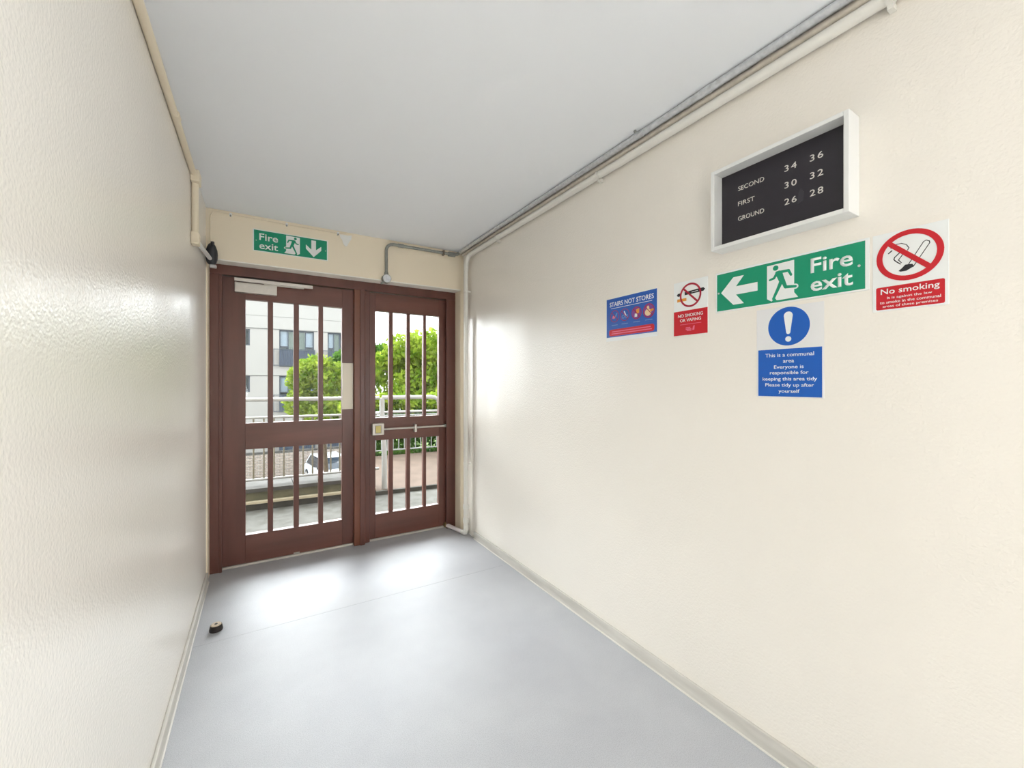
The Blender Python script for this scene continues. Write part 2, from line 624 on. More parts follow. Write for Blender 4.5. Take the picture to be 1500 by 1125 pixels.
# ------------------------------------------------------------------ door frame and doors
tr = empty('trim_1', (0.6, 3.42, 0), kind='structure')
tr['label'] = 'dark brown stained frame around the double doors'
FY0, FY1 = 3.372, 3.47
bpy.context.view_layer.update()
part_world('soffit_strip', boxm(XO0, XO1, YF + 0.002, FY0, Z_SOF - 0.007, Z_SOF), mat('pale_soffit_strip', srgb(250, 246, 236), 0.5), tr)  # strip paler than the wall, along the underside of the opening
part_world('head', boxm(XO0, XO1, FY0, FY1, 2.0, Z_SOF - 0.002, 0.004), M_wood_d, tr)
part_world('jamb', boxm(XO0, -0.228, FY0, FY1, 0.0, 2.0, 0.004), M_wood_d, tr)
part_world('jamb', boxm(1.394, XO1, FY0, FY1, 0.0, 2.0, 0.004), M_wood_d, tr)
part_world('mullion', boxm(0.620, 0.704, FY0, FY1, 0.0, 2.0, 0.006, 3), mat('mullion_wood', srgb(118, 70, 50), 0.34, var=0.15, vscale=12, vstretch=(1, 1, 0.12)), tr)
part_world('stop_bead', boxm(0.664, 0.698, FY0 - 0.010, FY0 + 0.001, 0.0, 2.0, 0.004, 2), M_wood_d, tr)
part_world('stop_bead', boxm(0.704, 0.742, 3.395, FY1, 0.0, 2.0, 0.003, 1), M_wood_d, tr)
part_world('stop_bead', boxm(-0.240, -0.222, FY0 - 0.004, FY0 + 0.012, 0.0, 2.0, 0.003, 2), M_wood_d, tr)
part_world('stop_bead', boxm(1.384, 1.402, FY0 - 0.004, FY0 + 0.012, 0.0, 2.0, 0.003, 2), M_wood_d, tr)

th = empty('trim_2', (0.6, 3.41, 0), kind='structure')
th['label'] = 'pale aluminium threshold strips under the doors'
bpy.context.view_layer.update()
part_world('threshold_strip', boxm(-0.226, 0.619, 3.403, 3.47, 0.0, 0.014, 0.003), M_alloy, th)
part_world('threshold_strip', boxm(0.706, 1.392, 3.403, 3.47, 0.0, 0.014, 0.003), M_alloy, th)

LZ0, LZ1 = 0.018, 1.996
T = 0.044


def door_leaf(n, x0, x1, panes, label):
    d = empty('door_%d' % n, ((x0 + x1) / 2, YD + T / 2, LZ0), kind='structure')
    d['label'] = label
    bpy.context.view_layer.update()
    pa, pb = panes[0][0], panes[-1][1]
    part_world('stile', boxm(x0, pa, YD, YD + T, LZ0, LZ1, 0.002, 1), M_wood, d)
    part_world('stile', boxm(pb, x1, YD, YD + T, LZ0, LZ1, 0.002, 1), M_wood, d)
    rows = ((0.989, 1.852), (0.211, 0.807))
    for z0, z1 in ((LZ0, 0.211), (0.807, 0.989), (1.852, LZ1)):
        part_world('rail', boxm(pa, pb, YD, YD + T, z0, z1), M_wood_h, d)
    for z0, z1 in rows:
        for p, q in zip(panes, panes[1:]):
            part_world('muntin', boxm(p[1], q[0], YD + 0.002, YD + T - 0.002, z0, z1, 0.002, 1), M_wood, d)
        for p in panes:
            part_world('pane', boxm(p[0], p[1], YD + 0.028, YD + 0.032, z0, z1), M_glass, d)
    return d


d1 = door_leaf(1, -0.226, 0.628, [(-0.0905, 0.042), (0.0755, 0.206), (0.2405, 0.371), (0.4035, 0.537)],
               'wider brown glazed door leaf with a closer at its top')
d2 = door_leaf(2, 0.742, 1.398, [(0.789, 0.899), (0.931, 1.045), (1.075, 1.190), (1.215, 1.330)],
               'narrower brown glazed door leaf with a latch bar')

# door closer: body on the leaf, slide channel on the frame head
cb = part_world('door_closer', boxm(-0.1515, 0.0985, 3.362, YD, 1.890, 1.958, 0.005), M_alloy, d1)
cb['label'] = 'pale door closer body'
o = part_world('slide_channel', boxm(-0.153, 0.327, 3.352, 3.372, 1.9625, 1.985, 0.002), M_alloy, d1)
bpy.context.view_layer.update()
ar = part_world('closer_arm', boxm(0.02, 0.27, 3.365, 3.381, 1.956, 1.964, 0.001, 1), M_alloy, cb)
# finger plate
fp = part_world('finger_plate', boxm(0.5385, 0.6165, YD - 0.008, YD, 1.067, 1.425, 0.002), M_beige_metal, d1)
fp['label'] = 'beige metal finger plate'
o = part_world('scuff', polym([(0, 0), (0.01, 0.004), (0.022, 0.012), (0.011, 0.008)], 0, 0.0006), mat('pale_scuff', srgb(150, 112, 84), 0.6), d1)
o.data.transform(Matrix.Translation(Vector((0, 0, 0))))
o.matrix_world = mat_front(0.550, 0.318, YD)
# latch bar
lb = part_world('latch_box', boxm(0.7565, 0.848, 3.366, YD, 0.853, 0.946, 0.006, 3), M_alloy, d2)
lb['label'] = 'pale latch box with brass coloured label'
bpy.context.view_layer.update()
part_world('latch_label', boxm(0.782, 0.820, 3.3635, 3.3665, 0.872, 0.926, 0.001, 1), M_gold, lb)
part_world('latch_rim', boxm(0.775, 0.828, 3.3650, 3.3662, 0.866, 0.932), mat('latch_rim_grey', srgb(168, 162, 150), 0.5), lb)
pb_ = part_world('push_bar', tubem([(0.846, 3.382, 0.897), (1.372, 3.382, 0.897)], 0.0085, 12), M_alloy, d2, True)
bpy.context.view_layer.update()
part_world('bar_bracket', boxm(1.100, 1.120, 3.368, YD, 0.858, 0.924, 0.005), M_alloy, d2)
part_world('bar_keep', boxm(1.362, 1.384, 3.374, YD, 0.884, 0.910, 0.003), M_steel_grey, d2)
# holes left by screws at the bottom edge
part_world('kick_stop', boxm(0.205, 0.245, YD - 0.006, YD, 0.020, 0.028, 0.001, 1), M_alloy, d1)


# ------------------------------------------------------------------ signs
def runner(root, u, mirror, name='running_figure', z=0.0035):
    """u(x) maps sign-left based coordinates of the left-running figure"""
    def S(pts):
        pts = [(u(p[0]), p[1]) for p in pts]
        return pts[::-1] if mirror else pts
    # white doorway
    obj('doorway', polym(S([(0.1881, 0.1342), (0.2727, 0.1362), (0.2727, 0.0300), (0.2845, 0.0125), (0.2226, 0.0120), (0.2145, 0.0150), (0.2135, 0.0215), (0.2030, 0.0110), (0.1881, 0.0212)][::-1]), z - 0.0002, z + 0.0003), M_signwhite, root)
    # trailing foot outline outside the doorway
    obj('foot_outline', polym(S(capsule((0.2610, 0.0498), (0.2772, 0.0487), 0.0082)), z - 0.0002, z + 0.0002), M_signwhite, root)
    bm = bmesh.new()
    n0, n1 = z, z + 0.0007
    fig = [circ(0.2160, 0.1220, 0.0088, 0.0088, 24),
           capsule((0.2270, 0.1010), (0.2370, 0.0720), 0.0105, 0.0085),
           capsule((0.2200, 0.1055), (0.2560, 0.1055), 0.0050, 0.0042),
           capsule((0.2560, 0.1055), (0.2636, 0.0890), 0.0042, 0.0036),
           capsule((0.2205, 0.1045), (0.2110, 0.0885), 0.0046, 0.0040),
           capsule((0.2110, 0.0885), (0.1975, 0.0850), 0.0040, 0.0034),
           capsule((0.2340, 0.0740), (0.2225, 0.0480), 0.0064, 0.0050),
           capsule((0.2225, 0.0480), (0.2090, 0.0190), 0.0050, 0.0042),
           capsule((0.2090, 0.0190), (0.2140, 0.0155), 0.0042, 0.0034),
           capsule((0.2385, 0.0760), (0.2470, 0.0520), 0.0066, 0.0052),
           capsule((0.2470, 0.0520), (0.2765, 0.0487), 0.0050, 0.0042)]
    for k, f in enumerate(fig):
        add_poly(bm, S(f), n0, n1 + k * 0.00002)
    obj(name, bm, M_green, root)


# right-hand fire exit sign
fs = empty('fire_exit_sign', matrix=mat_right(0.945, 1.5375, XR), label='long green fire exit sign with left arrow on the right wall', cat='sign')
obj('panel', boxm(0, 0.468, 0, 0.151, 0, 0.003, 0.0008, 1), M_signwhite, fs)
obj('green_field', polym([(0.0055, 0.0055), (0.4585, 0.0055), (0.4585, 0.1445), (0.0055, 0.1445)], 0.0028, 0.0032), M_green, fs)
obj('arrow', polym([(0.0220, 0.0728), (0.0690, 0.1230), (0.1080, 0.1230), (0.0790, 0.0880), (0.1562, 0.0880), (0.1562, 0.0576), (0.0790, 0.0576), (0.1080, 0.0215), (0.0690, 0.0215)][::-1], 0.003, 0.0036), M_signwhite, fs)
runner(fs, lambda x: x, False)
obj('lettering', text_mesh('Fire', 0.3200, 0.4296, 0.0800, 0.1270, 0.003, 0.0006, 0.016), M_signwhite, fs)
obj('lettering', text_mesh('exit', 0.3200, 0.4296, 0.0220, 0.0640, 0.003, 0.0006, 0.016), M_signwhite, fs)
for u, v in ((0.0125, 0.0733), (0.4444, 0.0746)):
    obj('screw', polym(circ(u, v, 0.0035, None, 14), 0.003, 0.0045), M_steel, fs)

# fire exit sign over the doors
ft = empty('fire_exit_sign', matrix=mat_front(-0.046, 2.157, YF), label='small green fire exit sign with down arrow above the doors', cat='sign')
obj('panel', boxm(0, 0.462, 0, 0.147, 0, 0.003, 0.0008, 1), M_signwhite, ft)
obj('green_field', polym([(0.0065, 0.0045), (0.4565, 0.0045), (0.4565, 0.1420), (0.0065, 0.1420)], 0.0028, 0.0032), M_green, ft)
obj('lettering', text_mesh('Fire', 0.037, 0.1473, 0.0760, 0.1230, 0.003, 0.0006, 0.014), M_signwhite, ft)
obj('lettering', text_mesh('exit', 0.037, 0.1473, 0.0180, 0.0610, 0.003, 0.0006, 0.014), M_signwhite, ft)
runner(ft, lambda x: 0.4690 - x, True)
obj('arrow', polym([(0.3690, 0.0130), (0.4188, 0.0660), (0.4188, 0.0950), (0.3840, 0.0640), (0.3840, 0.1310), (0.3540, 0.1310), (0.3540, 0.0640), (0.3192, 0.0950), (0.3192, 0.0660)], 0.003, 0.0036), M_signwhite, ft)
for u, v in ((0.020, 0.0720), (0.447, 0.0700)):
    obj('screw', polym(circ(u, v, 0.003, None, 14), 0.003, 0.0045), M_steel, ft)

# no smoking sign
ns = empty('no_smoking_sign', matrix=mat_right(0.470, 1.471, XR), label='white and red no smoking sign right of the long fire exit sign', cat='sign')
obj('panel', boxm(0, 0.153, 0, 0.217, 0, 0.002, 0.0006, 1), M_signwhite, ns)
bm = bmesh.new()
add_ring(bm, 0.0770, 0.1450, 0.0680, 0.0548, 0.0028, 0.0032)
add_poly(bm, capsule((0.0370, 0.1850), (0.1170, 0.1050), 0.0062, None, 2), 0.0029, 0.0034)
obj('prohibition_ring', bm, M_signred, ns)
obj('red_field', polym(rrect(0.0080, 0.0042, 0.1460, 0.0675, 0.004), 0.0019, 0.0024), M_signred, ns)


def outline(bm, pts, w, n0, n1, closed=False):
    seq = list(zip(pts, pts[1:] + (pts[:1] if closed else [])))
    if not closed:
        seq = seq[:len(pts) - 1]
    for a, b in seq:
        add_poly(bm, capsule(a, b, w, None, 3), n0, n1)


bm = bmesh.new()
outline(bm, [(0.0740, 0.1150), (0.1060, 0.1720), (0.1110, 0.1745), (0.1170, 0.1710), (0.1180, 0.1660), (0.0860, 0.1110)], 0.0009, 0.0019, 0.0024)
outline(bm, [(0.0400, 0.1720), (0.0515, 0.1800), (0.0620, 0.1800), (0.0720, 0.1740), (0.0774, 0.1640), (0.0745, 0.1580)], 0.0009, 0.0019, 0.0024)
outline(bm, [(0.0351, 0.1590), (0.0420, 0.1650)], 0.0014, 0.0019, 0.0024)
outline(bm, [(0.0590, 0.1560), (0.0480, 0.1450), (0.0464, 0.1400), (0.0500, 0.1340), (0.0600, 0.1240)], 0.0012, 0.0019, 0.0024)
outline(bm, [(0.0640, 0.1480), (0.0560, 0.1360), (0.0620, 0.1270)], 0.0010, 0.0019, 0.0024)
add_poly(bm, [(0.0560, 0.1060), (0.0600, 0.1030), (0.0720, 0.1030), (0.0880, 0.1120), (0.0840, 0.1190), (0.0700, 0.1200), (0.0630, 0.1120)], 0.0019, 0.0025)
obj('cigarette_drawing', bm, M_signblack, ns)
for t, u0, u1, v0, v1, bo in (('No smoking', 0.0182, 0.1365, 0.0420, 0.0620, 0.010), ('It is against the law', 0.032, 0.1225, 0.0310, 0.0395, 0.004),
                              ('to smoke in the communal', 0.0165, 0.1387, 0.0205, 0.0280, 0.004), ('areas of these premises', 0.0225, 0.1333, 0.0080, 0.0165, 0.004)):
    obj('lettering', text_mesh(t, u0, u1, v0, v1, 0.0023, 0.0005, bo), M_signwhite, ns)

# communal area notice
cn = empty('communal_area_notice', matrix=mat_right(0.793, 1.2215, XR), label='blue and white communal area notice with exclamation mark below the fire exit sign', cat='sign')
obj('panel', boxm(0, 0.204, 0, 0.3035, 0, 0.0015, 0.0005, 1), mat('notice_white', srgb(232, 231, 230), 0.35), cn)
obj('blue_disc', polym(circ(0.1022, 0.2368, 0.0632, 0.0640, 48), 0.0013, 0.0019), M_signblue, cn)
bm = bmesh.new()
add_poly(bm, capsule((0.1024, 0.2720), (0.1024, 0.2170), 0.0135, 0.0062, 8), 0.0018, 0.0024)
add_poly(bm, circ(0.1024, 0.1945, 0.0090, None, 24), 0.0018, 0.0024)
obj('exclamation_mark', bm, M_signwhite, cn)
obj('blue_field', polym([(0.0060, 0.0030), (0.1988, 0.0030), (0.1988, 0.1625), (0.0060, 0.1625)], 0.0013, 0.0019), M_signblue, cn)
for t, u0, u1, vb, asc, desc in (('This is a communal', 0.0297, 0.1769, 0.1365, 0.0125, 0), ('area', 0.0865, 0.1196, 0.1162, 0.0088, 0),
                                 ('Everyone is', 0.0579, 0.1475, 0.0960, 0.0122, 0.003), ('responsible for', 0.0446, 0.1617, 0.0770, 0.0122, 0.003),
                                 ('keeping this area tidy', 0.0206, 0.1856, 0.0560, 0.0122, 0.003), ('Please tidy up after', 0.0297, 0.1769, 0.0357, 0.0122, 0.003),
                                 ('yourself', 0.0723, 0.1357, 0.0153, 0.0122, 0.003)):
    obj('lettering', text_mesh(t, u0, u1, vb - desc, vb + asc, 0.0018, 0.0005, 0.006), M_signwhite, cn)

# stairs poster
sp = empty('stairs_poster', matrix=mat_right(1.5335, 1.478, XR), label='blue landscape poster reading stairs not stores', cat='poster')
obj('sheet', boxm(0, 0.314, 0, 0.2125, 0, 0.001), M_signwhite, sp)
obj('blue_field', polym([(0.002, 0.019), (0.312, 0.019), (0.312, 0.2105), (0.002, 0.2105)], 0.0009, 0.0013), M_signblue2, sp)
obj('lettering', text_mesh('STAIRS NOT STORES', 0.0235, 0.2950, 0.1700, 0.1925, 0.0012, 0.0004, 0.012), M_signwhite, sp)
obj('strapline', polym([(0.032, 0.1605), (0.286, 0.1605), (0.286, 0.1625), (0.032, 0.1625)], 0.0012, 0.0015), M_signwhite, sp)
for k, (cu_, cv, c1, c2) in enumerate(((0.0570, 0.1215, M_signpink, M_signteal), (0.1230, 0.1200, M_signteal, M_signwhite), (0.1960, 0.1185, M_signorange, M_signwhite), (0.2670, 0.1185, M_signskin, M_signorange))):
    obj('roundel', polym(circ(cu_, cv, 0.0250 if k < 3 else 0.0280, 0.0280 if k < 3 else 0.031, 28), 0.0012, 0.0014), M_signblue2 if k < 2 else M_signpurple, sp)
    if k == 0:       # pushchair
        bm = polym([(cu_ - 0.016, cv - 0.010), (cu_ - 0.002, cv - 0.012), (cu_ + 0.002, cv + 0.000), (cu_ - 0.012, cv + 0.004)], 0.0013, 0.0016)
        bm2 = polym(capsule((cu_ + 0.002, cv - 0.008), (cu_ + 0.015, cv + 0.012), 0.0035), 0.0013, 0.0016)
    elif k == 1:     # bicycle
        bm = bmesh.new()
        add_ring(bm, cu_ - 0.010, cv - 0.008, 0.009, 0.006, 0.0013, 0.0016, 20)
        add_ring(bm, cu_ + 0.012, cv - 0.008, 0.009, 0.006, 0.0013, 0.0016, 20)
        bm2 = polym(capsule((cu_ - 0.002, cv + 0.016), (cu_ + 0.008, cv - 0.006), 0.0028), 0.0013, 0.0016)
    elif k == 2:     # broken chair
        bm = polym([(cu_ + 0.002, cv - 0.004), (cu_ + 0.016, cv - 0.002), (cu_ + 0.016, cv + 0.020), (cu_ - 0.004, cv + 0.016)], 0.0013, 0.0016)
        bm2 = polym([(cu_ - 0.012, cv - 0.018), (cu_ + 0.004, cv - 0.018), (cu_ + 0.004, cv - 0.004), (cu_ - 0.010, cv - 0.002)], 0.0013, 0.0016)
    else:            # refuse sacks
        bm = polym(circ(cu_ - 0.004, cv - 0.007, 0.018, 0.016, 20), 0.0013, 0.0016)
        add_poly(bm, circ(cu_ - 0.004, cv + 0.014, 0.007, 0.009, 14), 0.0013, 0.0016)
        bm2 = polym(capsule((cu_ + 0.012, cv + 0.000), (cu_ + 0.022, cv + 0.002), 0.005), 0.0015, 0.0018)
    obj('pictogram', bm, c1, sp)
    obj('pictogram', bm2, c2, sp)
    bm = bmesh.new()
    add_ring(bm, cu_, cv, 0.0295 if k < 3 else 0.0325, 0.0265 if k < 3 else 0.0290, 0.0013, 0.0017, 28)
    add_poly(bm, capsule((cu_ - 0.020, cv + 0.020), (cu_ + 0.020, cv - 0.020), 0.0016, None, 2), 0.0016, 0.0020)
    obj('prohibition_ring', bm, M_signdkred, sp)
    obj('caption', polym([(cu_ - 0.020, 0.076 if k < 3 else 0.0765), (cu_ + 0.020, 0.076), (cu_ + 0.020, 0.079), (cu_ - 0.020, 0.079)], 0.0012, 0.0015), M_signteal, sp)
obj('red_band', polym(rrect(0.020, 0.0245, 0.298, 0.0570, 0.012), 0.0012, 0.0015), M_signred, sp)
for v, a, b in ((0.0435, 0.040, 0.278), (0.0330, 0.036, 0.284)):
    obj('small_print', polym([(a, v), (b, v), (b, v + 0.0045), (a, v + 0.0045)], 0.0014, 0.0017), M_signpink, sp)

# vaping sign
vs = empty('no_vaping_sign', matrix=mat_right(1.132, 1.467, XR), label='small upright white and red no smoking or vaping sign', cat='sign')
obj('panel', boxm(0, 0.154, 0, 0.2215, 0, 0.004, 0.0006, 1), M_signwhite, vs)
obj('red_field', polym([(0.0, 0.0), (0.154, 0.0), (0.154, 0.1005), (0.0, 0.1005)], 0.0038, 0.0043), M_signred, vs)
bm = bmesh.new()
add_poly(bm, capsule((0.020, 0.1690), (0.136, 0.1740), 0.0062, 0.0072, 2), 0.0039, 0.0044)
add_poly(bm, [(0.036, 0.172), (0.128, 0.176), (0.128, 0.168), (0.036, 0.164)][::-1], 0.0039, 0.0043)
obj('vape_drawing', bm, M_signblack, vs)
obj('vape_window', polym([(0.084, 0.1705), (0.112, 0.1718), (0.112, 0.1738), (0.084, 0.1725)], 0.0044, 0.0047), M_signwhite, vs)
obj('vape_band', polym([(0.034, 0.163), (0.052, 0.164), (0.052, 0.178), (0.034, 0.177)], 0.0044, 0.0047), M_signwhite, vs)
obj('cigarette_tip', polym([(0.0165, 0.1400), (0.0600, 0.1400), (0.0600, 0.1520), (0.0165, 0.1520)], 0.0039, 0.0044), M_signorange, vs)
bm = bmesh.new()
add_ring(bm, 0.0785, 0.1610, 0.0490, 0.0415, 0.0046, 0.0051)
add_poly(bm, capsule((0.0460, 0.1920), (0.1110, 0.1300), 0.0038, None, 2), 0.0047, 0.0052)
obj('prohibition_ring', bm, M_signdkred, vs)
obj('lettering', text_mesh('NO SMOKING', 0.0205, 0.1336, 0.0740, 0.0870, 0.0042, 0.0004, 0.010), M_signwhite, vs)
obj('lettering', text_mesh('OR VAPING', 0.0300, 0.1255, 0.0545, 0.0670, 0.0042, 0.0004, 0.010), M_signwhite, vs)
obj('small_print', polym([(0.031, 0.0430), (0.127, 0.0430), (0.127, 0.0448), (0.031, 0.0448)], 0.0042, 0.0045), M_signpink, vs)
for a, b, v in ((0.057, 0.078, 0.027), (0.057, 0.083, 0.021), (0.062, 0.083, 0.016)):
    obj('logo', polym([(a, v), (b, v), (b, v + 0.004), (a, v + 0.004)], 0.0042, 0.0045), M_signpink, vs)
obj('logo', polym([(0.087, 0.018), (0.096, 0.018), (0.098, 0.036), (0.091, 0.034)], 0.0042, 0.0045), M_signpink, vs)

# directory board : white box frame, recessed black panel, white letters
db = empty('directory_board', matrix=mat_right(0.922, 1.757, XR), label='white boxed black directory board listing flat numbers by floor', cat='board')
W, Hh, D = 0.421, 0.292, 0.071
B = 0.0135
for nm, a in (('frame_side', (0, B, 0, Hh)), ('frame_side', (W - B, W, 0, Hh)), ('frame_rail', (B, W - B, 0, B)), ('frame_rail', (B, W - B, Hh - B, Hh))):
    obj(nm, boxm(a[0], a[1], a[2], a[3], 0, D, 0.0012, 1), M_white, db)
obj('black_panel', boxm(B, W - B, B, Hh - B, 0, 0.022), M_board, db)
for t, a, b, z in (('SECOND', 0.847, 0.757, 1.9625), ('FIRST', 0.847, 0.789, 1.9080), ('GROUND', 0.847, 0.757, 1.8545)):
    obj('lettering', text_mesh(t, 0.922 - a, 0.922 - b, z - 1.757, z - 1.757 + 0.0155, 0.0215, 0.0015, -0.004), M_letter, db)
for t, a, z in (('34', 0.6925, 1.964), ('36', 0.619, 1.964), ('30', 0.6925, 1.909), ('32', 0.619, 1.909), ('26', 0.6925, 1.8545), ('28', 0.619, 1.8545)):
    obj('lettering', text_mesh(t, 0.922 - a, 0.922 - a + 0.036, z - 1.757, z - 1.757 + 0.020, 0.0215, 0.0015, 0.0, 1.25), M_letter, db)
obj('peeling_mark', polym([(0.268, 0.088), (0.284, 0.094), (0.286, 0.120), (0.277, 0.135), (0.270, 0.120)], 0.0215, 0.0224), mat('board_smear', srgb(52, 48, 56), 0.3), db)

# ------------------------------------------------------------------ pipes and conduits
# galvanised conduit under the ceiling on the right
sc = empty('steel_conduit', (1.438, 0.6, 2.374), label='bright galvanised conduit along the ceiling at the right wall', cat='conduit')
bpy.context.view_layer.update()
part_world('tube', tubem([(1.438, YB, 2.374), (1.438, 3.205, 2.374)], 0.0135, 16), M_steel, sc, True)
for y in (0.95, 1.272, 2.35, 3.05):
    part_world('coupling', tubem([(1.438, y - 0.025, 2.374), (1.438, y + 0.025, 2.374)], 0.0155, 16), M_steel, sc, True)
part_world('saddle_screw', tubem([(1.416, 1.272, 2.376), (1.408, 1.272, 2.384)], 0.006, 8), M_steel_grey, sc)
sc2 = empty('dull_conduit', (1.476, 0.6, 2.368), label='dull painted conduit tucked between steel conduit and right wall', cat='conduit')
bpy.context.view_layer.update()
part_world('tube', tubem([(1.476, YB, 2.366), (1.476, 3.23, 2.366)], 0.0145, 16), M_steel_dull, sc2, True)
for y in (0.75, 1.62, 2.6):
    part_world('coupling', tubem([(1.476, y - 0.02, 2.366), (1.476, y + 0.02, 2.366)], 0.0162, 16), M_steel_dull, sc2, True)

# white pipe : along the wall, down the corner, out along the floor
wp = empty('white_pipe', (1.472, 3.116, 0.0), label='white painted pipe along the right wall and down the corner by the doors', cat='pipe')
bpy.context.view_layer.update()
PZ = 2.328
part_world('ceiling_run', tubem([(1.471, YB, PZ), (1.471, 2.96, PZ), (1.470, 3.03, PZ - 0.001)] + [(1.468 - 0.012 * (1 - math.cos(a)), 3.05 + 0.066 * math.sin(a), PZ - 0.066 + 0.066 * math.cos(a)) for a in (0.3, 0.6, 0.9, 1.2, 1.57)] + [(1.453, 3.116, 2.20)], 0.0190, 16), M_pipe, wp, True)
part_world('drop', tubem([(1.453, 3.116, 2.20), (1.452, 3.116, 0.05)], 0.0165, 16), M_pipe, wp, True)
for z in (0.245, 0.132):
    part_world('coupling', tubem([(1.452, 3.116, z - 0.02), (1.452, 3.116, z + 0.02)], 0.024, 16), M_pipe, wp, True)
part_world('elbow', tubem([(1.452, 3.116, 0.09), (1.452, 3.116, 0.05), (1.451, 3.122, 0.032), (1.449, 3.14, 0.024), (1.442, 3.17, 0.024)], 0.0205, 16), M_pipe, wp, True)
part_world('floor_run', tubem([(1.446, 3.15, 0.023), (1.392, 3.395, 0.023)], 0.0165, 16), mat('pinkish_white_pipe', srgb(238, 230, 230), 0.3), wp, True)
o = part_world('end_cap', tubem([(1.396, 3.378, 0.024), (1.387, 3.408, 0.024)], 0.022, 14), mat('brass_end', srgb(140, 122, 84), 0.5, metal=0.4), wp, True)
o['label'] = 'dull brass end fitting'
for z in (2.028, 0.602):
    bm = bmesh.new()
    add_tube(bm, [(1.452, 3.116, z - 0.008), (1.452, 3.116, z + 0.008)], 0.0215, 14)
    add_box(bm, 1.466, XR, 3.110, 3.122, z - 0.006, z + 0.006)
    part_world('clip', bm, M_pipe, wp, True)
for y in (0.425, 1.564, 2.62):
    bm = bmesh.new()
    add_tube(bm, [(1.471, y - 0.008, PZ), (1.471, y + 0.008, PZ)], 0.0225, 14)
    add_box(bm, 1.470, XR, y - 0.007, y + 0.007, PZ - 0.034, PZ - 0.016)
    part_world('clip', bm, M_pipe, wp, True)

# lintel conduit with round box
lc = empty('lintel_conduit', (0.833, 3.24, 2.075), label='grey bent conduit ending in a round box above the doors', cat='conduit')
bpy.context.view_layer.update()
LY = 3.245
pts = [(0.833, LY, 2.10), (0.833, LY, 2.30)] + [Vector((0.888, LY, 2.30)) + Vector((-math.cos(a) * 0.055, 0, math.sin(a) * 0.055)) for a in (0.3, 0.6, 0.9, 1.2, 1.5707)] + [(1.405, LY, 2.358), (1.428, LY - 0.008, 2.364), (1.438, LY - 0.045, 2.372)]
part_world('tube', tubem(pts, 0.0115, 14), M_steel_grey, lc, True)
bm = tubem([(0.833, YF, 2.078), (0.833, YF - 0.034, 2.078)], 0.034, 24)
bx_ = part_world('round_box', bm, M_steel_grey, lc, True)
bpy.context.view_layer.update()
part_world('lid', tubem([(0.833, YF - 0.034, 2.078), (0.833, YF - 0.039, 2.078)], 0.030, 24), M_steel, bx_, True)
part_world('gland', tubem([(0.815, YF - 0.018, 2.055), (0.793, YF - 0.018, 2.037)], 0.009, 10), M_steel_grey, lc, True)
part_world('collar', tubem([(0.833, LY, 2.108), (0.833, LY, 2.128)], 0.0155, 14), M_steel_grey, lc, True)
part_world('coupling', tubem([(0.925, LY, 2.3553), (0.968, LY, 2.3556)], 0.0145, 14), M_steel_grey, lc, True)
part_world('coupling', tubem([(1.350, LY, 2.3567), (1.408, LY - 0.001, 2.3575)], 0.0190, 14), M_steel_grey, lc, True)
part_world('saddle', boxm(1.296, 1.312, LY - 0.017, YF, 2.337, 2.377, 0.002, 1), mat('rusty_saddle', srgb(110, 98, 84), 0.7), lc)

# cream conduit on the left wall
cc = empty('cream_conduit', (-0.284, 2.60, 2.0), label='cream painted conduit along the left wall turning down near the doors', cat='conduit')
bpy.context.view_layer.update()
CX_, CZ_ = -0.2845, 2.308
part_world('horizontal_run', tubem([(CX_, YB, CZ_), (CX_, 2.56, CZ_)], 0.0130, 14), M_cream_pipe, cc, True)
part_world('coupling', tubem([(CX_ + 0.002, 2.03, CZ_), (CX_ + 0.002, 2.07, CZ_)], 0.0150, 14), M_cream_pipe, cc, True)
part_world('elbow_box', boxm(XL + 0.0006, XL + 0.038, 2.555, 2.64, 2.270, 2.328, 0.006, 3), M_cream_pipe, cc)
part_world('drop', tubem([(CX_ + 0.002, 2.60, 2.272), (CX_ + 0.002, 2.60, 2.02)], 0.0150, 14), M_cream_pipe, cc, True)
part_world('terminal_box', boxm(XL + 0.0006, XL + 0.034, 2.573, 2.635, 1.965, 2.025, 0.005, 3), M_cream_pipe, cc)
part_world('white_stub', tubem([(-0.276, 2.63, 1.988), (-0.270, 3.165, 2.045)], 0.0115, 12), M_white, cc, True)

# black boot at the corner of the frame
bk = empty('black_cable_boot', (-0.272, 3.215, 2.075), label='black plastic cable boot in the corner above the left door jamb', cat='cable boot')
bpy.context.view_layer.update()
bm = bmesh.new()
prof = [(2.018, 0.018), (2.028, 0.026), (2.050, 0.031), (2.080, 0.032), (2.105, 0.030), (2.125, 0.024), (2.140, 0.018), (2.148, 0.010)]
add_tube(bm, [(-0.264, 3.20, z) for z, r in prof], [r for z, r in prof], 18)
part_world('boot', bm, M_black, bk, True)
part_world('knob', tubem([(-0.257, 3.175, 2.135), (-0.257, 3.165, 2.150)], 0.010, 12), M_black, bk, True)
part_world('grey_tail', boxm(-0.275, -0.240, 3.20, 3.235, 2.000, 2.018, 0.003, 1), M_lightgrey, bk)

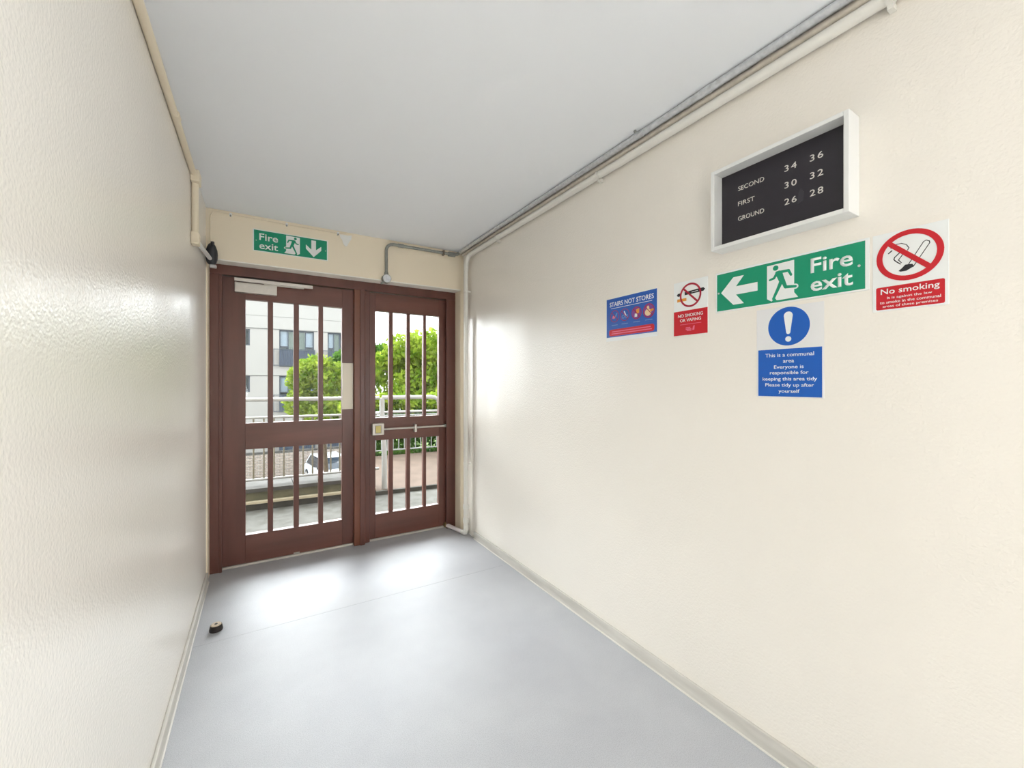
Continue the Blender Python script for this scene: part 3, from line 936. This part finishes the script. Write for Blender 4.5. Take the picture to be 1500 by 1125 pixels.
# thin cable along the top of the wall over the doors
cbL = empty('thin_cable', (-0.2, YF - 0.004, 2.37), label='thin clipped cream cable along the top of the wall above the doors', cat='cable')
bpy.context.view_layer.update()
cx_pts = [(-0.272, YF - 0.005, 2.135), (-0.276, YF - 0.005, 2.25), (-0.274, YF - 0.005, 2.345), (-0.262, YF - 0.005, 2.366), (-0.235, YF - 0.005, 2.374), (-0.17, YF - 0.005, 2.372), (0.0, YF - 0.005, 2.371), (0.154, YF - 0.005, 2.369), (0.33, YF - 0.005, 2.371), (0.485, YF - 0.005, 2.370), (0.54, YF - 0.005, 2.378)]
part_world('wire', tubem(cx_pts, 0.0035, 8), M_cream_pipe, cbL, True)
for x in (-0.168, 0.154, 0.485):
    part_world('clip', boxm(x - 0.007, x + 0.007, YF - 0.011, YF, 2.358, 2.379, 0.002, 1), M_white, cbL)
    part_world('clip_nail', tubem([(x, YF - 0.016, 2.361), (x, YF, 2.361)], 0.0045, 8), M_steel_grey, cbL)

# door stop on the floor
ds = empty('door_stop', (-0.196, 2.600, 0), label='small dark round door stop on the floor by the left wall', cat='door stop')
bpy.context.view_layer.update()
bm = bmesh.new()
prof = [(0.0, 0.029), (0.006, 0.030), (0.022, 0.027), (0.029, 0.025)]
add_tube(bm, [(-0.196, 2.600, z) for z, r in prof], [r for z, r in prof], 20)
part_world('rubber_body', bm, M_rubber, ds, True)
bm = bmesh.new()
add_tube(bm, [(-0.196, 2.600, 0.0285), (-0.196, 2.600, 0.0325)], [0.024, 0.021], 20)
part_world('worn_top', bm, M_wornwood, ds, True)
part_world('screw', tubem([(-0.196, 2.600, 0.032), (-0.196, 2.600, 0.034)], 0.007, 12), M_rubber, ds, True)

# unseen fill lights added on the side walls to brighten the passage
for xw, sgn, yl, pw_, lab in ((XR, -1, -1.95, FILL_R, 'added round fill light on the right wall behind the viewer'), (XL, 1, -2.1, FILL_L, 'added round fill light on the left wall behind the viewer')):
    zl = 1.1
    cl = empty('fill_light', (xw, yl, zl), label=lab, cat='light', group='added fill lights behind the viewer')
    bpy.context.view_layer.update()
    part_world('base', tubem([(xw, yl, zl), (xw + sgn * 0.03, yl, zl)], 0.16, 32), M_white, cl, True)
    prof = [(0.03, 0.145), (0.06, 0.135), (0.085, 0.10), (0.095, 0.05)]
    bm = bmesh.new()
    add_tube(bm, [(xw + sgn * d, yl, zl) for d, r in prof], [r for d, r in prof], 32)
    part_world('diffuser', bm, emit_mat('fill_diffuser', (0.95, 0.975, 1.0, 1), pw_), cl, True)

# ------------------------------------------------------------------ outside
us = obj('upper_storeys', boxm(-7, XR + 0.2, -3.2, 3.62, ZC + 0.2, 8.0), M_facade)
tag(us, 'upper storeys of the building the passage belongs to', kind='structure')
sw = obj('outer_wall', boxm(-7, XL - 0.2, 3.42, 3.62, -4, ZC + 0.2), M_facade)
tag(sw, 'outer wall of the building left of the doors', kind='structure')
sw = obj('outer_wall', boxm(XR + 0.2, 9, 3.42, 3.62, -4, ZC + 0.2), M_facade)
tag(sw, 'outer wall of the building right of the doors', kind='structure')
wk = obj('walkway', boxm(-3.2, 4.6, 3.505, 5.6, -0.25, -0.012), M_concrete)
tag(wk, 'pale concrete walkway outside the doors', kind='structure')


def KY(x):   # kerb line runs very slightly askew to the doors
    return 4.885 - 0.065 * x


def skew_box(x0, x1, d0, d1, z0, z1):
    bm = bmesh.new()
    vs = [bm.verts.new((x, KY(x) + d, z)) for z in (z0, z1) for d in (d0, d1) for x in (x0, x1)]
    for f in ((0, 2, 3, 1), (4, 5, 7, 6), (0, 1, 5, 4), (2, 6, 7, 3), (0, 4, 6, 2), (1, 3, 7, 5)):
        bm.faces.new([vs[i] for i in f])
    return bm


pw = obj('parapet', skew_box(-3.0, 1.12, 0.05, 0.40, -0.25, 0.16), M_moss)
tag(pw, 'low mossy concrete kerb wall outside the left door', kind='structure')
obj('dark_base', skew_box(-3.0, 1.12, 0.0, 0.05, -0.012, 0.052), M_concrete_dk, pw)  # darker strip along the foot of the kerb wall
obj('ledge', skew_box(-3.0, 1.12, -0.01, 0.05, 0.052, 0.074), M_ledge, pw)
for k in range(5):
    x0 = -3.0 + k * 0.824
    obj('coping_stone', skew_box(x0 + 0.003, x0 + 0.821, 0.03, 0.44, 0.16, 0.198), M_coping, pw)
ks = obj('path', skew_box(1.125, 5.2, 0.03, 2.65, -0.25, 0.035), M_path)
tag(ks, 'buff paved path beyond the right door', kind='structure')
obj('dark_edge', skew_box(1.125, 5.2, 0.0, 0.03, -0.012, 0.033), M_concrete_dk, ks)  # darker strip along the front edge of the path


def railing(name, x0, x1, yf, zb, zbot, zmid, ztop, step, label, posts, mb, rt=0.021, group=None, bal=True):
    r = empty(name, ((x0 + x1) / 2, yf((x0 + x1) / 2), zb), label, 'railing')
    bpy.context.view_layer.update()
    P = lambda x, z: (x, yf(x), z)
    part_world('handrail', tubem([P(x0, ztop), P(x1, ztop)], rt, 12), M_rail, r, True)
    part_world('mid_rail', tubem([P(x0, zmid), P(x1, zmid)], 0.013, 10), M_rail, r, True)
    part_world('bottom_rail', tubem([P(x0, zbot), P(x1, zbot)], 0.014, 10), M_rail, r, True)
    me = None
    n = int((x1 - x0) / step)
    first = None
    for i in range(1, n + 1):
        x = x0 + i * step
        if x > x1 - 0.03:
            break
        if first is None:
            first = part_world('baluster', tubem([P(x, zbot), P(x, zmid)], 0.0085, 6), mb, r, True)
            fx = x
        else:
            c = first.copy()
            COL.objects.link(c)
            c.parent = r
            a, b = Vector(P(x, 0)), Vector(P(fx, 0))
            c.location = a - b
    for x in posts:
        part_world('post', tubem([P(x, zb), P(x, ztop)], 0.024, 12), M_rail, r, True)
    return r


RY = lambda x: KY(x) + 0.20
r1 = railing('railing', -2.84, 1.20, RY, 0.198, 0.255, 0.905, 1.094, 0.0925, 'white railing with thin balusters on the kerb wall outside the left door', (-2.84, -1.5, -0.6), M_bal)
# hooped guard rail that carries on beyond the end post
gr = empty('guard_rail', (1.24, RY(1.24) , 0.035), 'white hooped guard rail beyond the right door', 'railing')
bpy.context.view_layer.update()
G = lambda x, z: (x, RY(x), z)
xe = 1.93
part_world('hoop', tubem([G(1.235, 1.094), G(1.84, 1.094), G(1.88, 1.086), G(1.915, 1.066), G(xe, 1.03), G(xe + 0.005, 0.98), G(xe + 0.005, 0.035)], 0.024, 12), M_rail, gr, True)
part_world('mid_rail', tubem([G(1.235, 0.918), G(xe + 0.005, 0.918)], 0.013, 10), M_rail, gr, True)
part_world('post', tubem([(1.235, KY(1.235) + 0.09, 0.0), (1.235, KY(1.235) + 0.10, 0.5), G(1.235, 0.9), G(1.235, 1.09)], 0.030, 12), M_rail, gr, True)
# far railing
FR = lambda x: KY(x) + 2.52
r2 = railing('railing', 1.3, 5.0, FR, 0.035, 0.095, 0.70, 0.765, 0.098, 'white railing in front of the hedge at the far side of the buff path', (1.3, 3.1, 5.0), M_rail, 0.016)

# ground
g = obj('ground', boxm(-30, 40, 5.6, 60, -4.3, -3.9), M_tarmac)
tag(g, 'pale paved car park below the walkway', kind='structure')
bk_ = obj('bank', boxm(2.05, 12, 7.55, 11.2, -3.9, 0.02), M_lawn)
tag(bk_, 'raised grassy bank behind the far railing', kind='structure')


def leaves(name, centers, radii, n, size, m, parent, seed):
    rng = np.random.default_rng(seed)
    centers = np.array(centers, float)
    radii = np.array(radii, float)
    vol = radii.prod(axis=1)
    idx = rng.choice(len(centers), n, p=vol / vol.sum())
    d = rng.normal(size=(n, 3))
    d /= np.linalg.norm(d, axis=1)[:, None]
    rad = rng.uniform(0.35, 1.0, n) ** 0.6
    pos = centers[idx] + d * rad[:, None] * radii[idx]
    a = rng.normal(size=(n, 3))
    a /= np.linalg.norm(a, axis=1)[:, None]
    b = np.cross(a, rng.normal(size=(n, 3)))
    b /= np.linalg.norm(b, axis=1)[:, None]
    s = size * rng.uniform(0.6, 1.35, n)[:, None]
    c = np.cross(a, b) * 0.18
    v = np.empty((n, 4, 3))
    v[:, 0] = pos - a * s
    v[:, 1] = pos + b * s * 0.55 + c * s
    v[:, 2] = pos + a * s
    v[:, 3] = pos - b * s * 0.55 + c * s
    me = bpy.data.meshes.new(name)
    me.vertices.add(n * 4)
    me.vertices.foreach_set('co', v.reshape(-1))
    me.loops.add(n * 4)
    me.loops.foreach_set('vertex_index', np.arange(n * 4))
    me.polygons.add(n)
    me.polygons.foreach_set('loop_start', np.arange(0, n * 4, 4))
    me.polygons.foreach_set('loop_total', np.full(n, 4))
    me.update()
    me.validate()
    o = link_mesh(name, me, m, parent)
    o['kind'] = 'stuff'
    return o


def tree(label, base, crown, rad, n, size, m, seed, clumps=22, trunk_r=0.11):
    rnd = random.Random(seed)
    t = empty('tree', base, label, 'tree', 'trees beyond the railings')
    cx, cy, cz = crown[0] - base[0], crown[1] - base[1], crown[2] - base[2]
    bm = tubem([(0, 0, 0), (cx * 0.3 + 0.05, cy * 0.3, cz * 0.4), (cx * 0.7 - 0.04, cy * 0.7, cz * 0.75), (cx, cy, cz + rad[2] * 0.5)], [trunk_r, trunk_r * 0.8, trunk_r * 0.6, trunk_r * 0.2], 10)
    obj('trunk', bm, M_bark, t, True)
    cs, rs = [], []
    for i in range(clumps):
        while True:
            p = Vector((rnd.uniform(-1, 1), rnd.uniform(-1, 1), rnd.uniform(-1, 1)))
            if p.length < 1:
                break
        c = (cx + p.x * rad[0] * 0.8, cy + p.y * rad[1] * 0.8, cz + p.z * rad[2] * 0.8)
        k = rnd.uniform(0.26, 0.42)
        cs.append(c)
        rs.append((rad[0] * k, rad[1] * k, rad[2] * k * 0.8))
        if i % 3 == 0:
            obj('branch', tubem([(cx * 0.8, cy * 0.8, cz - rad[2] * 0.6), ((c[0] + cx) / 2, (c[1] + cy) / 2, c[2] - rad[2] * 0.15), c], [trunk_r * 0.4, trunk_r * 0.25, trunk_r * 0.08], 6), M_bark, t, True)
    leaves('foliage', cs, rs, n, size, m, t, seed)
    return t


tree('bright yellow-green tree in front of the white apartment block', (2.0, 16.5, -3.9), (1.95, 16.0, 0.75), (1.15, 1.2, 1.65), 9000, 0.085, M_leaf_y, 11, 26)
tree('broad bright green tree rising behind the hedge', (4.6, 12.6, -3.9), (4.35, 12.8, 1.55), (2.15, 1.5, 1.60), 15000, 0.085, M_leaf_y, 5, 34, 0.14)
tree('darker green tree beside the white apartment block', (4.1, 19.0, -3.9), (3.8, 19.0, 2.45), (1.2, 1.2, 1.45), 8000, 0.10, M_leaf_d, 23, 22, 0.13)
tree('mid green tree farthest right above the path', (8.6, 15.0, -3.9), (8.4, 15.0, 1.8), (2.3, 2.0, 2.2), 9000, 0.11, M_leaf_m, 31, 26, 0.14)

hg = empty('hedge', (3.0, 7.6, 0.02), 'bushy green hedge behind the far white railing', 'hedge')
cs, rs = [], []
rnd = random.Random(3)
for i in range(46):
    x = 1.45 + i * 0.082
    cs.append((x - 3.0, KY(x) + 2.95 - 7.6 + rnd.uniform(-0.1, 0.1), rnd.uniform(0.15, 0.62)))
    rs.append((0.24, 0.24, 0.26))
leaves('foliage', cs, rs, 12000, 0.045, M_leaf_d, hg, 41)
cs2 = [(c[0] + rnd.uniform(-.1, .1), c[1] + rnd.uniform(0, .2), 0.84 + rnd.uniform(-0.1, 0.18)) for c in cs]
leaves('foliage_tips', cs2, [(0.2, 0.2, 0.16)] * len(cs2), 7000, 0.045, M_leaf_y, hg, 43)
for i in range(5):
    x = -1.3 + i * 0.7
    obj('stem', tubem([(x, KY(x + 3) + 2.95 - 7.6, 0), (x + 0.05, KY(x + 3) + 2.95 - 7.6, 0.55)], 0.015, 6), M_bark, hg)
# weeds along the foot of the far railing
wd = empty('weeds', (3.0, 7.2, 0.03), 'strip of low weeds along the foot of the far railing', 'plant')
cs = [(1.4 + i * 0.075 - 3.0, FR(1.4 + i * 0.075) - 0.13 - 7.2, 0.02) for i in range(46)]
o = leaves('weed_leaves', cs, [(0.06, 0.05, 0.05)] * len(cs), 3500, 0.02, M_leaf_d, wd, 51)

# apartment block
BY = 28.0
ab = empty('apartment_building', (0, BY, -3.9), 'white rendered apartment block with dark windows across the car park', 'building')
bpy.context.view_layer.update()
cols_n = [(-1.42, -0.53), (-6.9, -6.0)]
cols_f = [(0.93, 2.80), (3.57, 5.0), (-4.6, -2.75)]
lv = 2.79
holes, wins = [], []
for k in range(3):
    for a, b in cols_n:
        h = (a, b, 3.42 - k * lv + (0.12 if k else 0), 4.37 - k * lv + (0.10 if k else 0))
        holes.append(h)
        wins.append(('n', h))
    for a, b in cols_f:
        h = (a, b, 2.24 - k * lv + (0.09 if k else 0), 4.42 - k * lv + (0.06 if k else 0))
        holes.append(h)
        wins.append(('f', h))
part_world('wall', wall_xz(-10.0, 5.45, BY, BY + 0.3, -2.75 - 0.7, 7.4, holes), M_facade, ab)
part_world('rear_wall', boxm(-10.0, 5.45, BY + 6.0, BY + 6.2, -3.9, 7.4), M_facade, ab)
part_world('side_wall', boxm(5.25, 5.45, BY + 0.3, BY + 6.0, -3.9, 7.4), M_facade, ab)
part_world('side_wall', boxm(-10.0, -9.8, BY + 0.3, BY + 6.0, -3.9, 7.4), M_facade, ab)
part_world('roof', boxm(-10.15, 5.6, BY - 0.12, BY + 6.35, 7.4, 7.55), mat('pale_roof_edge', srgb(232, 230, 226), 0.8), ab)
for k in range(2):
    part_world('string_course', boxm(-10.0, 5.45, BY - 0.03, BY, 4.42 - k * (lv - 0.06), 4.46 - k * (lv - 0.06)), mat('string_course_grey', srgb(92, 91, 88), 0.9), ab)
part_world('string_course', boxm(-10.0, 5.45, BY - 0.01, BY, 5.17, 5.185), MATS['string_course_grey'], ab)
for k in range(2):
    part_world('floor_slab', boxm(-9.8, 5.25, BY + 0.3, BY + 6.0, 1.9 - k * 2.75, 2.05 - k * 2.75), M_facade, ab)
bpy.context.view_layer.update()
for kind, (a, b, z0, z1) in wins:
    fr = bmesh.new()
    w = 0.07
    for q in ((a, a + w, z0, z1), (b - w, b, z0, z1), (a + w, b - w, z0, z0 + w), (a + w, b - w, z1 - w, z1)):
        add_box(fr, q[0], q[1], BY + 0.08, BY + 0.16, q[2], q[3])
    if kind == 'f':
        n = 4
        for i in range(1, n):
            x = a + (b - a) * i / n
            add_box(fr, x - 0.025, x + 0.025, BY + 0.085, BY + 0.155, z0 + w, z1 - w)
        zz = z0 + (z1 - z0) * 0.55
        add_box(fr, a + w, a + (b - a) / n - 0.025, BY + 0.09, BY + 0.15, zz - 0.03, zz + 0.03)
        add_box(fr, b - (b - a) / n + 0.025, b - w, BY + 0.09, BY + 0.15, zz - 0.03, zz + 0.03)
    wo = part_world('window', fr, M_winframe, ab)
    bpy.context.view_layer.update()
    part_world('pane', boxm(a + w, b - w, BY + 0.11, BY + 0.13, z0 + w, z1 - w), M_glass, wo)
    part_world('room_back', boxm(a, b, BY + 0.32, BY + 0.36, z0, z1), M_darkroom, wo)
    if kind == 'f':
        q = (b - a) / 4
        zz = z0 + (z1 - z0) * 0.55
        part_world('curtain', boxm(a + w, a + q, BY + 0.20, BY + 0.23, zz, z1 - w), M_blind, wo)
        part_world('curtain', boxm(a + q, a + 1.9 * q, BY + 0.21, BY + 0.24, z0 + w, z1 - w), M_curtain_g, wo)
        part_world('curtain', boxm(b - q, b - w, BY + 0.20, BY + 0.23, zz, z1 - w), M_blind, wo)
        part_world('curtain', boxm(b - 1.7 * q, b - q, BY + 0.21, BY + 0.24, z0 + w, z1 - w), M_curtain_g, wo)
        # juliet balcony
        jb = bmesh.new()
        y0 = BY - 0.22
        add_box(jb, a - 0.3, b + 0.05, y0, y0 + 0.035, z0 + 1.0, z0 + 1.04)
        add_box(jb, a - 0.3, b + 0.05, y0, y0 + 0.035, z0 + 0.05, z0 + 0.09)
        for e in (a - 0.3, b + 0.015):
            add_box(jb, e, e + 0.035, y0, BY, z0 + 1.0, z0 + 1.04)
            add_box(jb, e, e + 0.035, y0, BY, z0 + 0.05, z0 + 0.09)
            add_box(jb, e, e + 0.03, y0, y0 + 0.03, z0 + 0.09, z0 + 1.0)
        nb = int((b - a) / 0.12)
        for i in range(nb + 1):
            x = a + (b - a) * i / nb
            add_box(jb, x - 0.008, x + 0.008, y0 + 0.005, y0 + 0.022, z0 + 0.09, z0 + 1.0)
        part_world('balcony_rail', jb, M_winframe, ab)
        part_world('balcony_screen', boxm(a, b, y0 + 0.03, y0 + 0.04, z0 + 0.10, z0 + 0.98), M_curtain, ab)
# brick base of the block: one brick per piece over the stretch in view, plain wall elsewhere
part_world('base_wall', boxm(-10.0, 5.45, BY + 0.02, BY + 0.3, -3.9, -3.45), M_mortar, ab)
# brick garden wall in front of the block
gw = empty('brick_wall', (1.5, 25.0, -3.9), 'pale brick garden wall along the far edge of the car park', 'wall')
bpy.context.view_layer.update()
part_world('core', boxm(-3.0, 6.5, 25.03, 25.25, -3.9, -2.42), M_mortar, gw)
part_world('coping', boxm(-3.05, 6.55, 24.97, 25.31, -2.42, -2.34), M_coping, gw)
first = None
bw, bh = 0.44, 0.145
row = 0
z = -3.88
while z < -2.5:
    x = -0.75 - (bw / 2 if row % 2 else 0)
    while x < 5.2:
        if first is None:
            first = part_world('brick', boxm(x, x + bw - 0.03, 24.99, 25.05, z, z + bh - 0.025), M_brick, gw)
            f0 = (x, z)
        else:
            c = first.copy()
            COL.objects.link(c)
            c.parent = gw
            c.location = (x - f0[0], random.uniform(-0.008, 0.008), z - f0[1])
        x += bw
    z += bh
    row += 1


def car(label, loc, rz, paint):
    c = empty('car', loc, label, 'car')
    c.rotation_euler = (0, 0, rz)
    bpy.context.view_layer.update()
    Lh, Wd = 2.05, 0.84

    def prof(pts, w0, w1):
        bm = bmesh.new()
        n = len(pts)
        A = [bm.verts.new((p[0], -(w0 if p[1] < 0.95 else w1), p[1])) for p in pts]
        Bv = [bm.verts.new((p[0], (w0 if p[1] < 0.95 else w1), p[1])) for p in pts]
        bm.faces.new(A)
        bm.faces.new(Bv[::-1])
        for i in range(n):
            bm.faces.new((A[i], A[(i + 1) % n], Bv[(i + 1) % n], Bv[i]))
        bmesh.ops.bevel(bm, geom=list(bm.edges), offset=0.04, segments=2, affect='EDGES')
        return bm
    obj('body', prof([(-2.05, 0.28), (-2.08, 0.62), (-1.98, 0.86), (-0.75, 0.93), (0.9, 0.93), (1.85, 0.84), (2.08, 0.62), (2.05, 0.28)], Wd, Wd), paint, c, True)
    obj('roof', prof([(-1.45, 1.36), (-1.30, 1.43), (0.10, 1.45), (0.35, 1.38)], 0.62, 0.62), paint, c, True)
    obj('glasshouse', prof([(-1.85, 0.90), (-1.42, 1.37), (0.32, 1.39), (1.05, 0.90)], 0.78, 0.64), M_carglass, c, True)
    for s in (-1, 1):
        for px in ((-1.85, -1.43), (1.05, 0.33)):
            obj('pillar', tubem([(px[0], s * 0.76, 0.92), (px[1], s * 0.62, 1.39)], 0.035, 6), paint, c)
        for x in (-1.3, 1.3):
            wh = obj('wheel', tubem([(x, s * 0.66, 0.32), (x, s * 0.87, 0.32)], 0.32, 20), M_tyre, c, True)
            obj('hub', tubem([(x, s * 0.86, 0.32), (x, s * 0.885, 0.32)], 0.20, 14), M_alloy, wh, True)
        obj('headlamp', boxm(2.02, 2.09, s * 0.62 - 0.16, s * 0.62 + 0.16, 0.62, 0.74, 0.02), M_signwhite, c)
        obj('mirror', boxm(0.66, 0.78, s * 0.90 - 0.09, s * 0.90 + 0.09, 0.92, 1.04, 0.02), paint, c)
    return c


car('white car parked below the railing in front of the brick wall', (3.05, 22.95, -3.9), math.radians(-84), M_carpaint)
bpy.context.view_layer.update()
